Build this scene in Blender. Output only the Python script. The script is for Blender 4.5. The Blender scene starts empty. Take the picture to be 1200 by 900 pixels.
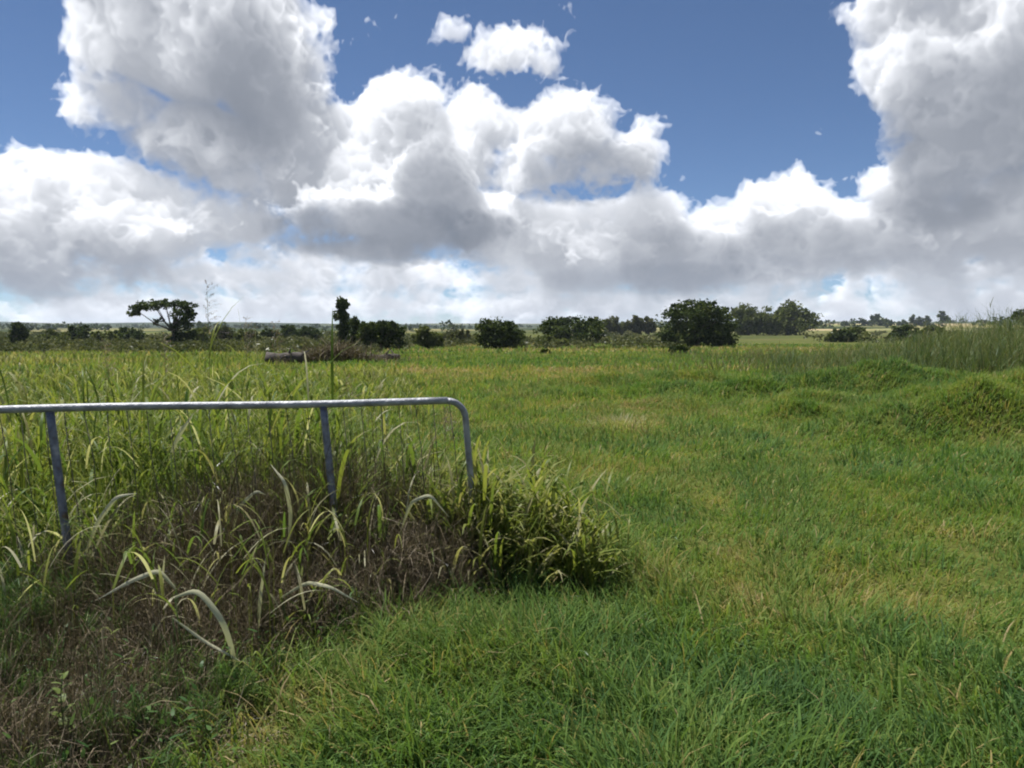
import bpy, math, random
import numpy as np
from math import radians as R
C = bpy.context.scene.collection
scene = bpy.context.scene
rng = np.random.default_rng(11)
random.seed(5)

# ------------------------------------------------------------------ camera, sky, sun, exposure
F = 890.0
PITCH = math.atan(65/890.0)
CAM_Z = 1.6
cam_d = bpy.data.cameras.new('camera'); cam = bpy.data.objects.new('camera', cam_d); C.objects.link(cam)
cam.location = (0, 0, CAM_Z); cam.rotation_euler = (R(90)-PITCH, 0, 0)
cam_d.sensor_width = 36; cam_d.lens = 36*F/1200; cam_d.clip_start = .05; cam_d.clip_end = 20000
scene.camera = cam
SUN_EL, SUN_AZ = R(69), R(-48)            # ahead of the camera, a little to the left (azimuth from +Y towards +X)
SUN_STRENGTH, SKY_STRENGTH, EXPOSURE, CLOUD = 4.8, .060, 0.76, .74
sun_d = bpy.data.lights.new('sun', 'SUN'); sun = bpy.data.objects.new('sun', sun_d); C.objects.link(sun)
sun_d.energy = SUN_STRENGTH; sun_d.angle = R(.53); sun_d.color = (1, .955, .88)
sun.rotation_euler = (R(90)-SUN_EL, 0, R(180)-SUN_AZ)
scene.view_settings.view_transform = 'Standard'; scene.view_settings.look = 'None'
scene.view_settings.exposure = EXPOSURE; scene.view_settings.gamma = 1
try: scene.view_settings.use_curve_mapping = False
except Exception: pass
scene.render.engine = 'CYCLES'
cy = scene.cycles
cy.use_denoising = True; cy.max_bounces = 6; cy.diffuse_bounces = 3; cy.glossy_bounces = 2
cy.transmission_bounces = 4; cy.transparent_max_bounces = 6; cy.volume_bounces = 0
cy.pixel_filter_type = 'BLACKMAN_HARRIS'; cy.filter_width = 2.0
cy.use_adaptive_sampling = True; cy.adaptive_threshold = .02
cy.sample_clamp_indirect = 6

def pix_dir(x, y):
    a = (x-600)/F; v = (450-y)/F; c, s = math.cos(PITCH), math.sin(PITCH)
    return a, c+v*s, -s+v*c
def pix_azel(x, y):
    X, Y, Z = pix_dir(x, y); return math.atan2(X, Y), math.atan2(Z, math.hypot(X, Y))

# clouds: densities grown from noise on a (azimuth, elevation, depth) grid, lit by marching towards the sun
AZ0,AZ1,EL0,EL1=-0.92,0.92,-0.03,0.62
def make_clouds(U=1440,V=510,W=28):
    rng=np.random.default_rng(7)
    du=(AZ1-AZ0)/U; dv=(EL1-EL0)/V
    az=AZ0+(np.arange(U)+.5)*du; el=EL0+(np.arange(V)+.5)*dv
    az=az.astype(np.float32); el=el.astype(np.float32)
    PX=1/F                                   # one pixel as an angle
    DW=10.0                                  # depth of one slice, in pixels
    def taps(coord):                         # cubic b-spline: indices and weights of four neighbours
        i=np.floor(coord).astype(int); t=(coord-i).astype(np.float32)
        return [i+k for k in range(4)],[(1-t)**3/6,(3*t**3-6*t**2+4)/6,(-3*t**3+3*t**2+3*t+1)/6,t**3/6]
    def lerp0(P,tp): return sum(P[i]*w[:,None] for i,w in zip(*tp))
    e=np.clip(el+.012,.004,1)
    g=e**.78/(.78*.25**-.22)                  # finer towards the horizon, as rows of cloud recede
    octs=[]
    for k,(cell,amp) in enumerate(((150,.14),(80,.36),(42,.42),(21,.33),(11,.24),(5.8,.14),(3.2,.06))):
        c=cell*PX
        cu=(az-AZ0)/c; cv=g/c; cw=np.arange(W)*DW/cell
        nu,nv,nw=int(cu.max())+5,int(cv.max())+5,int(cw.max())+5
        L=rng.normal(0,1,(nw,nu,nv)).astype(np.float32)*1.9
        octs.append((amp,L,taps(cu),taps(cv),taps(cw),k))
    # blobs: centre px, py, radii, depth centre, strength
    B=[ # tall cloud upper left
      (225,20,135,130,120),(120,45,58,85,110),(125,130,62,50,115),(300,85,78,85,120),(330,20,48,50,120),(230,165,105,62,120),(300,160,60,50,115),(200,-80,140,110,120),(270,205,60,35,120),(345,165,62,55,125),(330,215,70,40,140),(360,110,40,50,125),(345,200,62,42,120),(335,205,50,36,140),(575,240,60,40,110),(450,290,90,30,110),
      # middle cloud
      (470,158,90,54,140),(560,152,80,44,145),(660,160,85,55,135),(620,205,125,42,120),(725,180,58,40,135),(768,172,26,20,135),(420,205,80,60,135),(390,150,50,45,140),(520,190,80,70,140),(505,122,40,20,145),
      # small ones
      (602,66,46,31,150),(634,74,32,22,150),(538,38,9,6,150),(666,66,5,14,150),(580,56,14,12,150),(957,157,5,6,150),(803,212,9,10,150),(62,106,10,16,120),(150,190,14,6,150),(340,180,40,60,125),(150,125,70,50,130),(120,95,45,45,115),(190,150,60,40,120),(640,190,80,45,110),(690,190,50,36,125),(585,185,50,40,120),(1115,225,60,42,130),(1060,225,50,36,150),(515,285,70,30,110),(420,270,60,30,110),
      # dark shelf
      (460,262,140,42,70),(520,225,62,55,70),(545,270,60,38,70),(370,265,60,30,70),
      # lower left bank
      (50,235,80,46,160),(120,220,80,40,160),(20,215,40,36,160),(150,270,120,60,165),(20,290,80,70,165),(250,265,95,45,165),(200,240,60,34,165),(60,330,120,40,170),
      # lower middle
      (620,285,110,60,180),(690,255,60,34,170),(760,262,62,46,170),(770,232,30,18,165),(700,300,110,55,180),(820,290,70,50,180),
      # right bank
      (920,252,80,50,160),(870,240,36,34,165),(990,256,44,28,160),(850,275,60,50,165),(960,290,120,60,165),(1080,270,100,60,165),(1180,260,90,70,165),
      # tall right cloud
      (1090,75,80,72,120),(1052,20,45,60,120),(1030,76,40,34,115),(1062,112,44,40,115),(1060,-10,60,45,115),(1075,55,50,50,115),(1140,120,90,70,110),(1190,40,90,110,120),(1130,175,75,45,110),(1140,205,60,40,115),(1085,200,45,40,130),(1200,150,90,70,110),(1280,80,130,150,120),(1100,-60,90,80,120),
      # small rows towards the horizon
      *[(x+rng.uniform(-22,22),y+rng.uniform(-5,5),rng.uniform(20,50),rng.uniform(7,13)*(1.6-(y-300)/85),175+(y-300)*.7+rng.uniform(-15,30)) for y in (300,318,334,348,360,370) for x in range(-160,1380,56)],
      # outside the frame
      (-150,230,150,70,160),(-260,120,110,80,150),(1420,240,150,80,160),(-420,260,160,80,160),(1600,220,160,90,160)]
    bl=[]
    for (x,y,rx,ry,wc) in B:
        a,ee=pix_azel(x,y)
        k=math.cos(a)**2 if abs(a)<.9 else .4
        bl.append((a,ee,rx*PX*math.sqrt(k),ry*PX*math.sqrt(k),wc,min(110,1.0*math.sqrt(rx*ry)),min(rx,ry)/62))
    dens=np.zeros((W,V,U),np.float32)
    lowrow=((.5+.5*np.sin(el*170))*np.clip((.12-el)/.06,0,1))[:,None]
    bank=np.clip((.140-el)/.06,-1,1)[:,None]      # continuous cover near the horizon
    fsave=[]
    for s in range(W):
        w=s*DW+DW/2
        Fd=np.full((V,U),-2.0,np.float32)
        for (a,ee,ra,re,wc,rw,sc) in bl:
            dw=((w-wc)/rw)**2
            if dw>1.8: continue
            bf=min(5.0,1.15+.9/sc)
            i0=max(0,int((a-bf*ra-AZ0)/du)); i1=min(U,int((a+bf*ra-AZ0)/du)+1)
            j0=max(0,int((ee-bf*re-EL0)/dv)); j1=min(V,int((ee+bf*re-EL0)/dv)+1)
            if i1<=i0 or j1<=j0: continue
            sub=1-np.sqrt(((az[i0:i1]-a)/ra)[None]**2+(np.where(el[j0:j1]<ee,1.25,1.0)*(el[j0:j1]-ee)/re)[:,None]**2+dw)
            sub=np.minimum(sub*sc*1.25+.07,.66)
            np.maximum(Fd[j0:j1,i0:i1],sub,out=Fd[j0:j1,i0:i1])
        fb=np.zeros((V,U),np.float32)
        for (amp,L,Mu,Mv,Mw,k) in octs:
            P=sum(L[i[s]]*np.float32(w_[s]) for i,w_ in zip(*Mw))
            n=np.ascontiguousarray(lerp0(np.ascontiguousarray(lerp0(P,Mu).T),Mv))
            fb+=amp*((.55-np.abs(n)*1.15) if k in (1,2,3,4,5) else n*.8)
        fsave.append(fb.copy())
        dw=(w-215)/70
        Fh=(.33*bank-.01)-dw**2*.35
        Fd=np.maximum(Fd,Fh)
        d=Fd+.74*fb*(1-.38*np.clip(Fd/.5,0,1))-.10*lowrow
        dens[s]=np.clip((d-.22)*5.0,0,1)
    # light from above, behind and slightly left: optical depth down the rows
    Ld=np.zeros_like(dens)
    row=np.zeros((W,U),np.float32)
    dec=np.interp(np.arange(W)*DW,[0,130,175,280],[.980,.979,.962,.945]).astype(np.float32)[:,None]   # far rows stand clear of the near clouds' shade
    sw,su=-.30*(dv/PX)/DW,-.35*dv/du          # shift per row
    def sh(r,k,ax):
        return r*(1-abs(k))+np.roll(r,1 if k>0 else -1,ax)*abs(k)
    for v in range(V-1,-1,-1):
        row=sh(row,-sw,0); row[-1]=row[-1]*.9
        row=sh(row,-su,1)
        row=row*dec+dens[:,v]*(dv/PX)
        Ld[:,v]=row
    # parts of the clouds that lie in the shade of other clouds
    for (x,y,rx,ry,od,wmax) in ((465,272,125,32,46,400),(520,225,48,46,40,115),(560,278,45,30,30,400),(370,272,50,24,20,400),(285,110,55,75,30,400),(220,150,75,50,18,400),(670,200,78,36,34,400),
        (1160,150,80,65,34,400),(960,290,95,30,24,400),(790,305,70,40,22,400),(1110,245,50,18,20,400),(60,310,90,40,12,400),(500,150,40,25,10,400),(1100,240,60,25,14,400),(760,326,120,16,16,400)):
        a,ee=pix_azel(x,y); ra,re=rx*PX,ry*PX
        q=((az-a)/ra)[None]**2+((el-ee)/re)[:,None]**2
        for s in range(W):
            if s*DW<wmax: Ld[s]+=od*np.clip(1.15-q+1.1*fsave[s],0,1)
    Ld=np.maximum(Ld*(1.2-.2*np.clip((el-.03)/.12,0,1))[None,:,None],0)
    T=np.ones((V,U),np.float32); C=np.zeros((V,U,3),np.float32)
    hz=np.clip(1-el/.10,0,1)[:,None]
    up=(.45+.55*np.clip(el/.4,0,1))[:,None]
    for s in range(W):
        ext=dens[s]*.06*DW
        a=1-np.exp(-ext)
        L=Ld[s]
        sun=.66*np.exp(-L*.13)+.50*np.exp(-L*.035)+.16*np.exp(-L*.007)
        for c,(sc,am) in enumerate(((.99,.13),(.985,.16),(.99,.215))):
            C[:,:,c]+=T*a*(sun*sc*1.02+am*(.75+.35*hz))
        T*=1-a
    A=1-T
    C/=np.maximum(A,1e-3)[:,:,None]
    return C,A
def build_world():
    col, alp = make_clouds()
    V, U = alp.shape
    img = bpy.data.images.new('cloud_field', U, V, alpha=True, float_buffer=True)
    img.colorspace_settings.name = 'Non-Color'
    px = np.ones((V, U, 4), np.float32); px[..., :3] = col; px[..., 3] = alp
    img.alpha_mode = 'CHANNEL_PACKED'
    img.pixels.foreach_set(px.ravel()); img.update(); img.pack()
    w = bpy.data.worlds.new('World'); scene.world = w; w.use_nodes = True
    nt = w.node_tree; nt.nodes.clear(); N = nt.nodes.new; Lk = nt.links.new
    def math_(op, a, b=None, clamp=False):
        n = N('ShaderNodeMath'); n.operation = op; n.use_clamp = clamp
        for i, v in enumerate((a, b)):
            if v is None: continue
            if isinstance(v, (int, float)): n.inputs[i].default_value = v
            else: Lk(v, n.inputs[i])
        return n.outputs[0]
    sky = N('ShaderNodeTexSky'); sky.sky_type = 'NISHITA'; sky.sun_disc = False
    sky.sun_elevation = SUN_EL; sky.sun_rotation = SUN_AZ
    sky.air_density = .75; sky.dust_density = .0; sky.ozone_density = 5.0; sky.altitude = 1500
    tc = N('ShaderNodeTexCoord'); sp = N('ShaderNodeSeparateXYZ'); Lk(tc.outputs['Generated'], sp.inputs[0])
    az = math_('ARCTAN2', sp.outputs[0], sp.outputs[1]); el = math_('ARCSINE', sp.outputs[2])
    u = math_('MULTIPLY', math_('SUBTRACT', az, AZ0), 1/(AZ1-AZ0))
    v = math_('MULTIPLY', math_('SUBTRACT', el, EL0), 1/(EL1-EL0), False)
    vc = math_('MINIMUM', math_('MAXIMUM', v, .004), .996)
    cb = N('ShaderNodeCombineXYZ'); Lk(u, cb.inputs[0]); Lk(vc, cb.inputs[1])
    it = N('ShaderNodeTexImage'); it.image = img; it.extension = 'MIRROR'; it.interpolation = 'Linear'
    Lk(cb.outputs[0], it.inputs[0])
    fade = math_('MULTIPLY', math_('SUBTRACT', 1.25, v), 5, True)
    a = math_('MULTIPLY', it.outputs['Alpha'], fade)
    b1 = N('ShaderNodeBackground'); b1.inputs[1].default_value = SKY_STRENGTH; Lk(sky.outputs[0], b1.inputs[0])
    b2 = N('ShaderNodeBackground'); b2.inputs[1].default_value = CLOUD; Lk(it.outputs['Color'], b2.inputs[0])
    mx = N('ShaderNodeMixShader'); Lk(a, mx.inputs[0]); Lk(b1.outputs[0], mx.inputs[1]); Lk(b2.outputs[0], mx.inputs[2])
    o = N('ShaderNodeOutputWorld'); Lk(mx.outputs[0], o.inputs[0])
    w.cycles.sampling_method = 'MANUAL'; w.cycles.sample_map_resolution = 512
build_world()
# ------------------------------------------------------------------ helpers
_tab = rng.random((256, 256)).astype(np.float64)
def vnoise(x, y):
    x = np.asarray(x, float); y = np.asarray(y, float)
    i = np.floor(x).astype(int); j = np.floor(y).astype(int); fx = x-i; fy = y-j
    fx = fx*fx*(3-2*fx); fy = fy*fy*(3-2*fy)
    a = _tab[i & 255, j & 255]; b = _tab[(i+1) & 255, j & 255]; c = _tab[i & 255, (j+1) & 255]; d = _tab[(i+1) & 255, (j+1) & 255]
    return (a*(1-fx)+b*fx)*(1-fy)+(c*(1-fx)+d*fx)*fy
def fbm(x, y, o=4):
    s = 0; a = .5
    for k in range(o): s = s+a*vnoise(x*2**k+17.3*k, y*2**k+5.1*k); a *= .5
    return s/(1-.5**o)                     # 0..1
def sstep(a, b, x):
    t = np.clip((np.asarray(x, float)-a)/(b-a), 0, 1); return t*t*(3-2*t)
def gauss(x, y, cx, cy, rx, ry): return np.exp(-((x-cx)/rx)**2-((y-cy)/ry)**2)

def tag(o, label=None, cat=None, group=None, kind=None):
    if label: o['label'] = label
    if cat: o['category'] = cat
    if group: o['group'] = group
    if kind: o['kind'] = kind
    return o
def empty(name, loc, rz=0):
    o = bpy.data.objects.new(name, None); C.objects.link(o); o.location = loc; o.rotation_euler = (0, 0, rz)
    o.empty_display_size = .1
    return o
def mesh_obj(name, V, Fc, mat, parent=None, attrs=None, smooth=False):
    """V (n,3), Fc (m,k) one face size, or a list of such arrays"""
    V = np.asarray(V, np.float32).reshape(-1, 3)
    Fl = Fc if isinstance(Fc, list) else [Fc]
    Fl = [np.asarray(f, np.int32) for f in Fl if len(f)]
    me = bpy.data.meshes.new(name)
    me.vertices.add(len(V)); me.vertices.foreach_set('co', V.ravel())
    nl = sum(f.size for f in Fl); nf = sum(len(f) for f in Fl)
    me.loops.add(nl); me.loops.foreach_set('vertex_index', np.concatenate([f.ravel() for f in Fl]))
    me.polygons.add(nf)
    tot = np.concatenate([np.full(len(f), f.shape[1], np.int32) for f in Fl])
    me.polygons.foreach_set('loop_start', np.concatenate([[0], np.cumsum(tot)[:-1]]).astype(np.int32))
    if smooth: me.polygons.foreach_set('use_smooth', np.ones(nf, bool))
    for k, a in (attrs or {}).items():
        at = me.attributes.new(k, 'FLOAT', 'POINT'); at.data.foreach_set('value', np.asarray(a, np.float32))
    me.update(calc_edges=True); me.validate()
    me.materials.append(mat)
    o = bpy.data.objects.new(name, me); C.objects.link(o)
    if parent: o.parent = parent
    return o
class Bag:                                   # collects pieces of ONE mesh
    def __init__(s): s.v = []; s.f = {}; s.n = 0; s.t = []
    def add(s, V, Fc, tint=0.5):
        V = np.asarray(V, float).reshape(-1, 3)
        for f in (Fc if isinstance(Fc, list) else [Fc]):
            f = np.asarray(f, int)
            if len(f): s.f.setdefault(f.shape[1], []).append(f+s.n)
        s.v.append(V); s.n += len(V); s.t.append(np.broadcast_to(np.asarray(tint, float), (len(V),)).copy())
    def build(s, name, mat, parent=None, smooth=False, origin=None):
        V = np.concatenate(s.v)
        if origin is not None: V = V-np.asarray(origin)
        return mesh_obj(name, V, [np.concatenate(f) for f in s.f.values()], mat, parent, {'tint': np.concatenate(s.t)}, smooth)
def tube(P, rad, n=8, cap=True):
    P = np.asarray(P, float); m = len(P); rad = np.broadcast_to(np.asarray(rad, float), (m,))
    T = np.gradient(P, axis=0); T /= np.linalg.norm(T, axis=1)[:, None]+1e-9
    up = np.array([0, 0, 1.]) if abs(T[0, 2]) < .9 else np.array([1., 0, 0])
    V = []
    for i in range(m):
        a = np.cross(T[i], up); a /= np.linalg.norm(a)+1e-9; b = np.cross(a, T[i]); up = b
        th = np.arange(n)*2*np.pi/n
        V.append(P[i]+rad[i]*(np.cos(th)[:, None]*a+np.sin(th)[:, None]*b))
    V = np.concatenate(V); i = np.arange(m-1)[:, None]*n; k = np.arange(n)[None]
    Fq = np.stack([i+k, i+(k+1) % n, i+n+(k+1) % n, i+n+k], -1).reshape(-1, 4)
    fs = [Fq]
    if cap: fs.append(np.array([list(range(n))[::-1], list(range((m-1)*n, m*n))]))
    return V, fs
def blades(base, head, length, width, lean, curve, S=3, twist=None, tilt_j=None, tip=.12, bend=2.0):
    """ribbons: base (N,3); heading; length; width; lean (rad from vertical at root); curve (rad added along the blade)"""
    N = len(base); t = np.linspace(0, 1, S+1)
    ang = lean[:, None]+curve[:, None]*(t[None]**bend)
    am = .5*(ang[:, 1:]+ang[:, :-1])
    ds = (length/S)[:, None]
    h = np.concatenate([np.zeros((N, 1)), np.cumsum(np.sin(am)*ds, 1)], 1)
    z = np.concatenate([np.zeros((N, 1)), np.cumsum(np.cos(am)*ds, 1)], 1)
    if twist is None: twist = np.zeros(N)
    hd = head[:, None]
    cx = base[:, 0:1]+np.cos(hd)*h; cyy = base[:, 1:2]+np.sin(hd)*h; cz = base[:, 2:3]+z
    wv = width[:, None]*(np.sin(np.pi*np.clip(.25+.75*t, 0, 1))[None]*(1-tip)+tip*.3)*.5
    sx = -np.sin(hd+twist[:, None]*(.3+t)[None]); sy = np.cos(hd+twist[:, None]*(.3+t)[None])
    A = np.stack([cx+sx*wv, cyy+sy*wv, cz], -1); B = np.stack([cx-sx*wv, cyy-sy*wv, cz], -1)
    V = np.stack([A, B], 2).reshape(-1, 3)
    k = (np.arange(N)*(2*(S+1)))[:, None]+2*np.arange(S)[None]
    Fq = np.stack([k, k+1, k+3, k+2], -1).reshape(-1, 4)
    return V, Fq, 2*(S+1)

# ------------------------------------------------------------------ materials
def mat(name): 
    m = bpy.data.materials.new(name); m.use_nodes = True; m.node_tree.nodes.clear(); return m, m.node_tree.nodes.new, m.node_tree.links.new
def ramp(N, stops):
    r = N('ShaderNodeValToRGB'); e = r.color_ramp.elements
    while len(e) < len(stops): e.new(.5)
    for k, (p, c) in enumerate(stops): e[k].position = p; e[k].color = (*c, 1)
    return r
def leaf_mat(name, stops, trans=.4, gloss=.06, rough=.4, jitter=.25, scale=9, tsat=(1.25, 1.3, .7)):
    m, N, L = mat(name)
    at = N('ShaderNodeAttribute'); at.attribute_name = 'tint'
    tc = N('ShaderNodeTexCoord'); nz = N('ShaderNodeTexNoise'); nz.inputs['Scale'].default_value = scale; nz.inputs['Detail'].default_value = 2
    L(tc.outputs['Object'], nz.inputs['Vector'])
    mm = N('ShaderNodeMath'); mm.operation = 'MULTIPLY_ADD'; mm.inputs[1].default_value = jitter; mm.inputs[2].default_value = -jitter/2
    L(nz.outputs[0], mm.inputs[0])
    ad = N('ShaderNodeMath'); ad.operation = 'ADD'; ad.use_clamp = True; L(at.outputs['Fac'], ad.inputs[0]); L(mm.outputs[0], ad.inputs[1])
    r = ramp(N, stops); L(ad.outputs[0], r.inputs[0])
    tm = N('ShaderNodeMix'); tm.data_type = 'RGBA'; tm.blend_type = 'MULTIPLY'; tm.inputs[0].default_value = 1
    L(r.outputs[0], tm.inputs[6]); tm.inputs[7].default_value = (*tsat, 1)
    d = N('ShaderNodeBsdfDiffuse'); t = N('ShaderNodeBsdfTranslucent'); L(r.outputs[0], d.inputs[0]); L(tm.outputs[2], t.inputs[0])
    g = N('ShaderNodeBsdfGlossy'); g.inputs['Roughness'].default_value = rough; g.inputs[0].default_value = (.9, .95, 1, 1)
    m1 = N('ShaderNodeMixShader'); m1.inputs[0].default_value = trans; L(d.outputs[0], m1.inputs[1]); L(t.outputs[0], m1.inputs[2])
    fr = N('ShaderNodeFresnel'); fr.inputs[0].default_value = 1.4
    fm = N('ShaderNodeMath'); fm.operation = 'MULTIPLY'; fm.inputs[1].default_value = gloss*4; fm.use_clamp = True; L(fr.outputs[0], fm.inputs[0])
    m2 = N('ShaderNodeMixShader'); L(fm.outputs[0], m2.inputs[0]); L(m1.outputs[0], m2.inputs[1]); L(g.outputs[0], m2.inputs[2])
    o = N('ShaderNodeOutputMaterial'); L(m2.outputs[0], o.inputs[0])
    return m
def solid_mat(name, stops, scale=8, rough=.7, metal=0, bump=.2, detail=5, bscale=None):
    m, N, L = mat(name)
    tc = N('ShaderNodeTexCoord'); nz = N('ShaderNodeTexNoise'); nz.inputs['Scale'].default_value = scale; nz.inputs['Detail'].default_value = detail
    L(tc.outputs['Object'], nz.inputs['Vector'])
    r = ramp(N, stops); L(nz.outputs[0], r.inputs[0])
    b = N('ShaderNodeBsdfPrincipled'); L(r.outputs[0], b.inputs['Base Color'])
    b.inputs['Roughness'].default_value = rough; b.inputs['Metallic'].default_value = metal
    if bump:
        n2 = N('ShaderNodeTexNoise'); n2.inputs['Scale'].default_value = bscale or scale*3; n2.inputs['Detail'].default_value = 4
        L(tc.outputs['Object'], n2.inputs['Vector'])
        bp = N('ShaderNodeBump'); bp.inputs['Strength'].default_value = bump; bp.inputs['Distance'].default_value = .02
        L(n2.outputs[0], bp.inputs['Height']); L(bp.outputs[0], b.inputs['Normal'])
    o = N('ShaderNodeOutputMaterial'); L(b.outputs[0], o.inputs[0])
    return m
G = 1.0
M = {}
GRASS = [(0, (.046, .100, .040)), (.28, (.076, .146, .042)), (.5, (.115, .190, .043)), (.72, (.175, .215, .055)), (.88, (.28, .225, .085)), (1, (.37, .30, .17))]
M['lawn'] = leaf_mat('lawn_blade', GRASS, trans=.42, gloss=.022, rough=.5)
M['rank'] = leaf_mat('rank_grass_leaf', [(0, (.055, .105, .026)), (.35, (.112, .160, .032)), (.6, (.195, .218, .050)), (.8, (.26, .245, .11)), (1, (.46, .45, .33))], trans=.48, gloss=.035, scale=5)
M['thatch'] = leaf_mat('dead_stem', [(0, (.042, .036, .026)), (.4, (.102, .083, .055)), (.75, (.180, .146, .098)), (1, (.30, .260, .20))], trans=.12, gloss=.02, scale=14)
M['pale'] = leaf_mat('pale_dry_leaf', [(0, (.12, .15, .05)), (.4, (.36, .37, .22)), (1, (.66, .63, .48))], trans=.22, gloss=.035, scale=12)
M['seed'] = leaf_mat('seed_panicle', [(0, (.13, .09, .09)), (1, (.30, .23, .17))], trans=.3, gloss=.02)
M['weed'] = leaf_mat('weed_leaf', [(0, (.035, .080, .022)), (.5, (.060, .115, .028)), (1, (.15, .18, .055))], trans=.35, gloss=.05, scale=8)
M['dark'] = leaf_mat('dark_tree_leaf', [(0, (.020, .034, .014)), (.45, (.044, .066, .022)), (.75, (.090, .115, .036)), (1, (.14, .155, .05))], trans=.2, gloss=.004, scale=.6, jitter=.5)
M['mid'] = leaf_mat('mid_tree_leaf', [(0, (.040, .056, .020)), (.5, (.105, .128, .042)), (1, (.20, .21, .08))], trans=.25, gloss=.004, scale=.5, jitter=.5)
M['light'] = leaf_mat('pale_tree_leaf', [(0, (.055, .070, .030)), (.5, (.095, .105, .048)), (1, (.16, .16, .08))], trans=.25, gloss=.004, scale=.5, jitter=.5)
M['reed'] = leaf_mat('reed_stem', [(0, (.060, .095, .040)), (.4, (.105, .135, .055)), (.7, (.165, .155, .082)), (1, (.26, .215, .135))], trans=.3, gloss=.02, scale=.8, jitter=.3)
M['bark'] = solid_mat('grey_brown_bark', [(.3, (.055, .042, .033)), (.7, (.16, .13, .105))], 6, .9, 0, .6)
M['deadwood'] = solid_mat('weathered_deadwood', [(.3, (.022, .019, .017)), (.7, (.085, .072, .064))], 5, .9, 0, .6)
M['zinc'] = solid_mat('galvanised_steel', [(.24, (.12, .095, .075)), (.36, (.20, .21, .235)), (.55, (.30, .315, .345)), (.75, (.42, .43, .45))], 11, .58, .35, .35, 8, 45)
M['bluezinc'] = solid_mat('weathered_bluish_steel', [(.30, (.12, .08, .06)), (.42, (.12, .135, .18)), (.58, (.20, .22, .275)), (.70, (.34, .355, .39))], 16, .6, .25, .4, 8, 45)
M['wire'] = solid_mat('thin_wire', [(.3, (.05, .045, .04)), (.7, (.13, .12, .11))], 20, .7, .2, 0)

# ------------------------------------------------------------------ the ground
def track(X, Y):                                                     # two worn wheel lines leading away from the gateway
    c = 1.9+.9*np.sin((Y-3)*.16)+.03*Y; return sstep(3, 5, Y)*(1-sstep(24, 34, Y))*(np.exp(-((X-c-.8)/.22)**2)+np.exp(-((X-c+.8)/.22)**2))*(.5+.7*fbm(X*.8, Y*.8+5, 2))
def lawn_tint(X, Y):
    """0 lush blue-green .. 1 straw: where the sward itself is greener, yellower or dead"""
    n = .42*fbm(X*.55+3, Y*.40+9, 4)+.30*fbm(X*.13+40, Y*.10+2, 3)+.28*fbm(X*2.1, Y*1.6, 3)
    t = .45+(n-.5)*1.15
    t = t+.06*sstep(5, 14, Y)+.10*track(X, Y)
    t = t+.24*gauss(X, Y, 2.35, 4.6, .45, .55)+.16*gauss(X, Y, 1.9, 4.0, .5, .35)+.14*gauss(X, Y, 3.3, 5.6, .6, .5)
    t = t+.42*gauss(X, Y, 1.8, 12.4, .7, 1.0)+.16*gauss(X, Y, .9, 8.2, 1.2, .9)
    t = t+.10*gauss(X, Y, -.15, 3.3, .5, .55)-.06*gauss(X, Y, .6, 2.9, .5, .5)-.07*gauss(X, Y, 1.5, 3.2, .9, .7)-.12*gauss(X, Y, 1.2, 6.0, .9, 1.2)
    t = t+.42*gauss(X, Y, -.95, 2.85, .28, .35)                       # worn soil patch at the foot of the weeds
    t = t+.12*gauss(X, Y, 8.0, 13.5, 4.5, 4.0)
    t = t+.12*np.sin((Y*.9+X*.8)*.9)*sstep(4, 7, Y)*(1-sstep(14, 22, Y))*.6
    t = t+sstep(18, 34, Y)*(.05+.27*sstep(.45, .68, fbm(X*.035+9, Y*.11, 3)))
    g = gauss(X, Y, -.15, 3.3, .6, .6); t = t*(1-.8*g)+.44*.8*g
    hz = gauss(X, Y, 8.0, 13.5, 5.5, 4.5); t = np.minimum(t*(1-.6*hz)+.52*.6*hz, 1-.40*hz)
    return np.clip(t, .05, 1)
def weed_edge(Y):                                                    # right-hand border of the rank growth
    return np.interp(Y, [2.2, 2.7, 3.2, 3.8, 4.3, 4.55, 5.0, 6, 9, 14, 26], [-1.02, -1.0, -.92, -.76, -.42, .20, -.02, -.35, -.9, -1.6, -3.0])
HUMP = [(5.5, 10.9, 0.81, 0.55, 0.32), (6.8, 11.2, 0.94, 0.65, 0.53), (7.9, 11.9, 1.0, 0.78, 0.52), (9.2, 12.5, 1.25, 1.04, 0.61), (10.9, 12.0, 1.62, 1.3, 0.65), (7.0, 13.0, 0.88, 0.65, 0.42), (5.0, 13.0, 0.75, 0.52, 0.25), (5.9, 14.8, 1.0, 0.52, 0.29), (8.6, 14.6, 1.25, 0.78, 0.43), (13, 14, 2.5, 2.08, 0.65), (5.3, 17.0, 1.0, 0.59, 0.36), (6.9, 17.7, 1.25, 0.65, 0.44), (8.8, 18.2, 1.38, 0.78, 0.58), (10.9, 17.4, 1.62, 1.17, 0.43), (3.8, 18.2, 1.25, 0.65, 0.25), (2.6, 21, 1.5, 0.78, 0.23), (4.9, 21.5, 1.75, 0.78, 0.32), (3.1, 15.4, 1.0, 0.59, 0.13), (1.2, 17.5, 1.25, 0.65, 0.11)]
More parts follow.
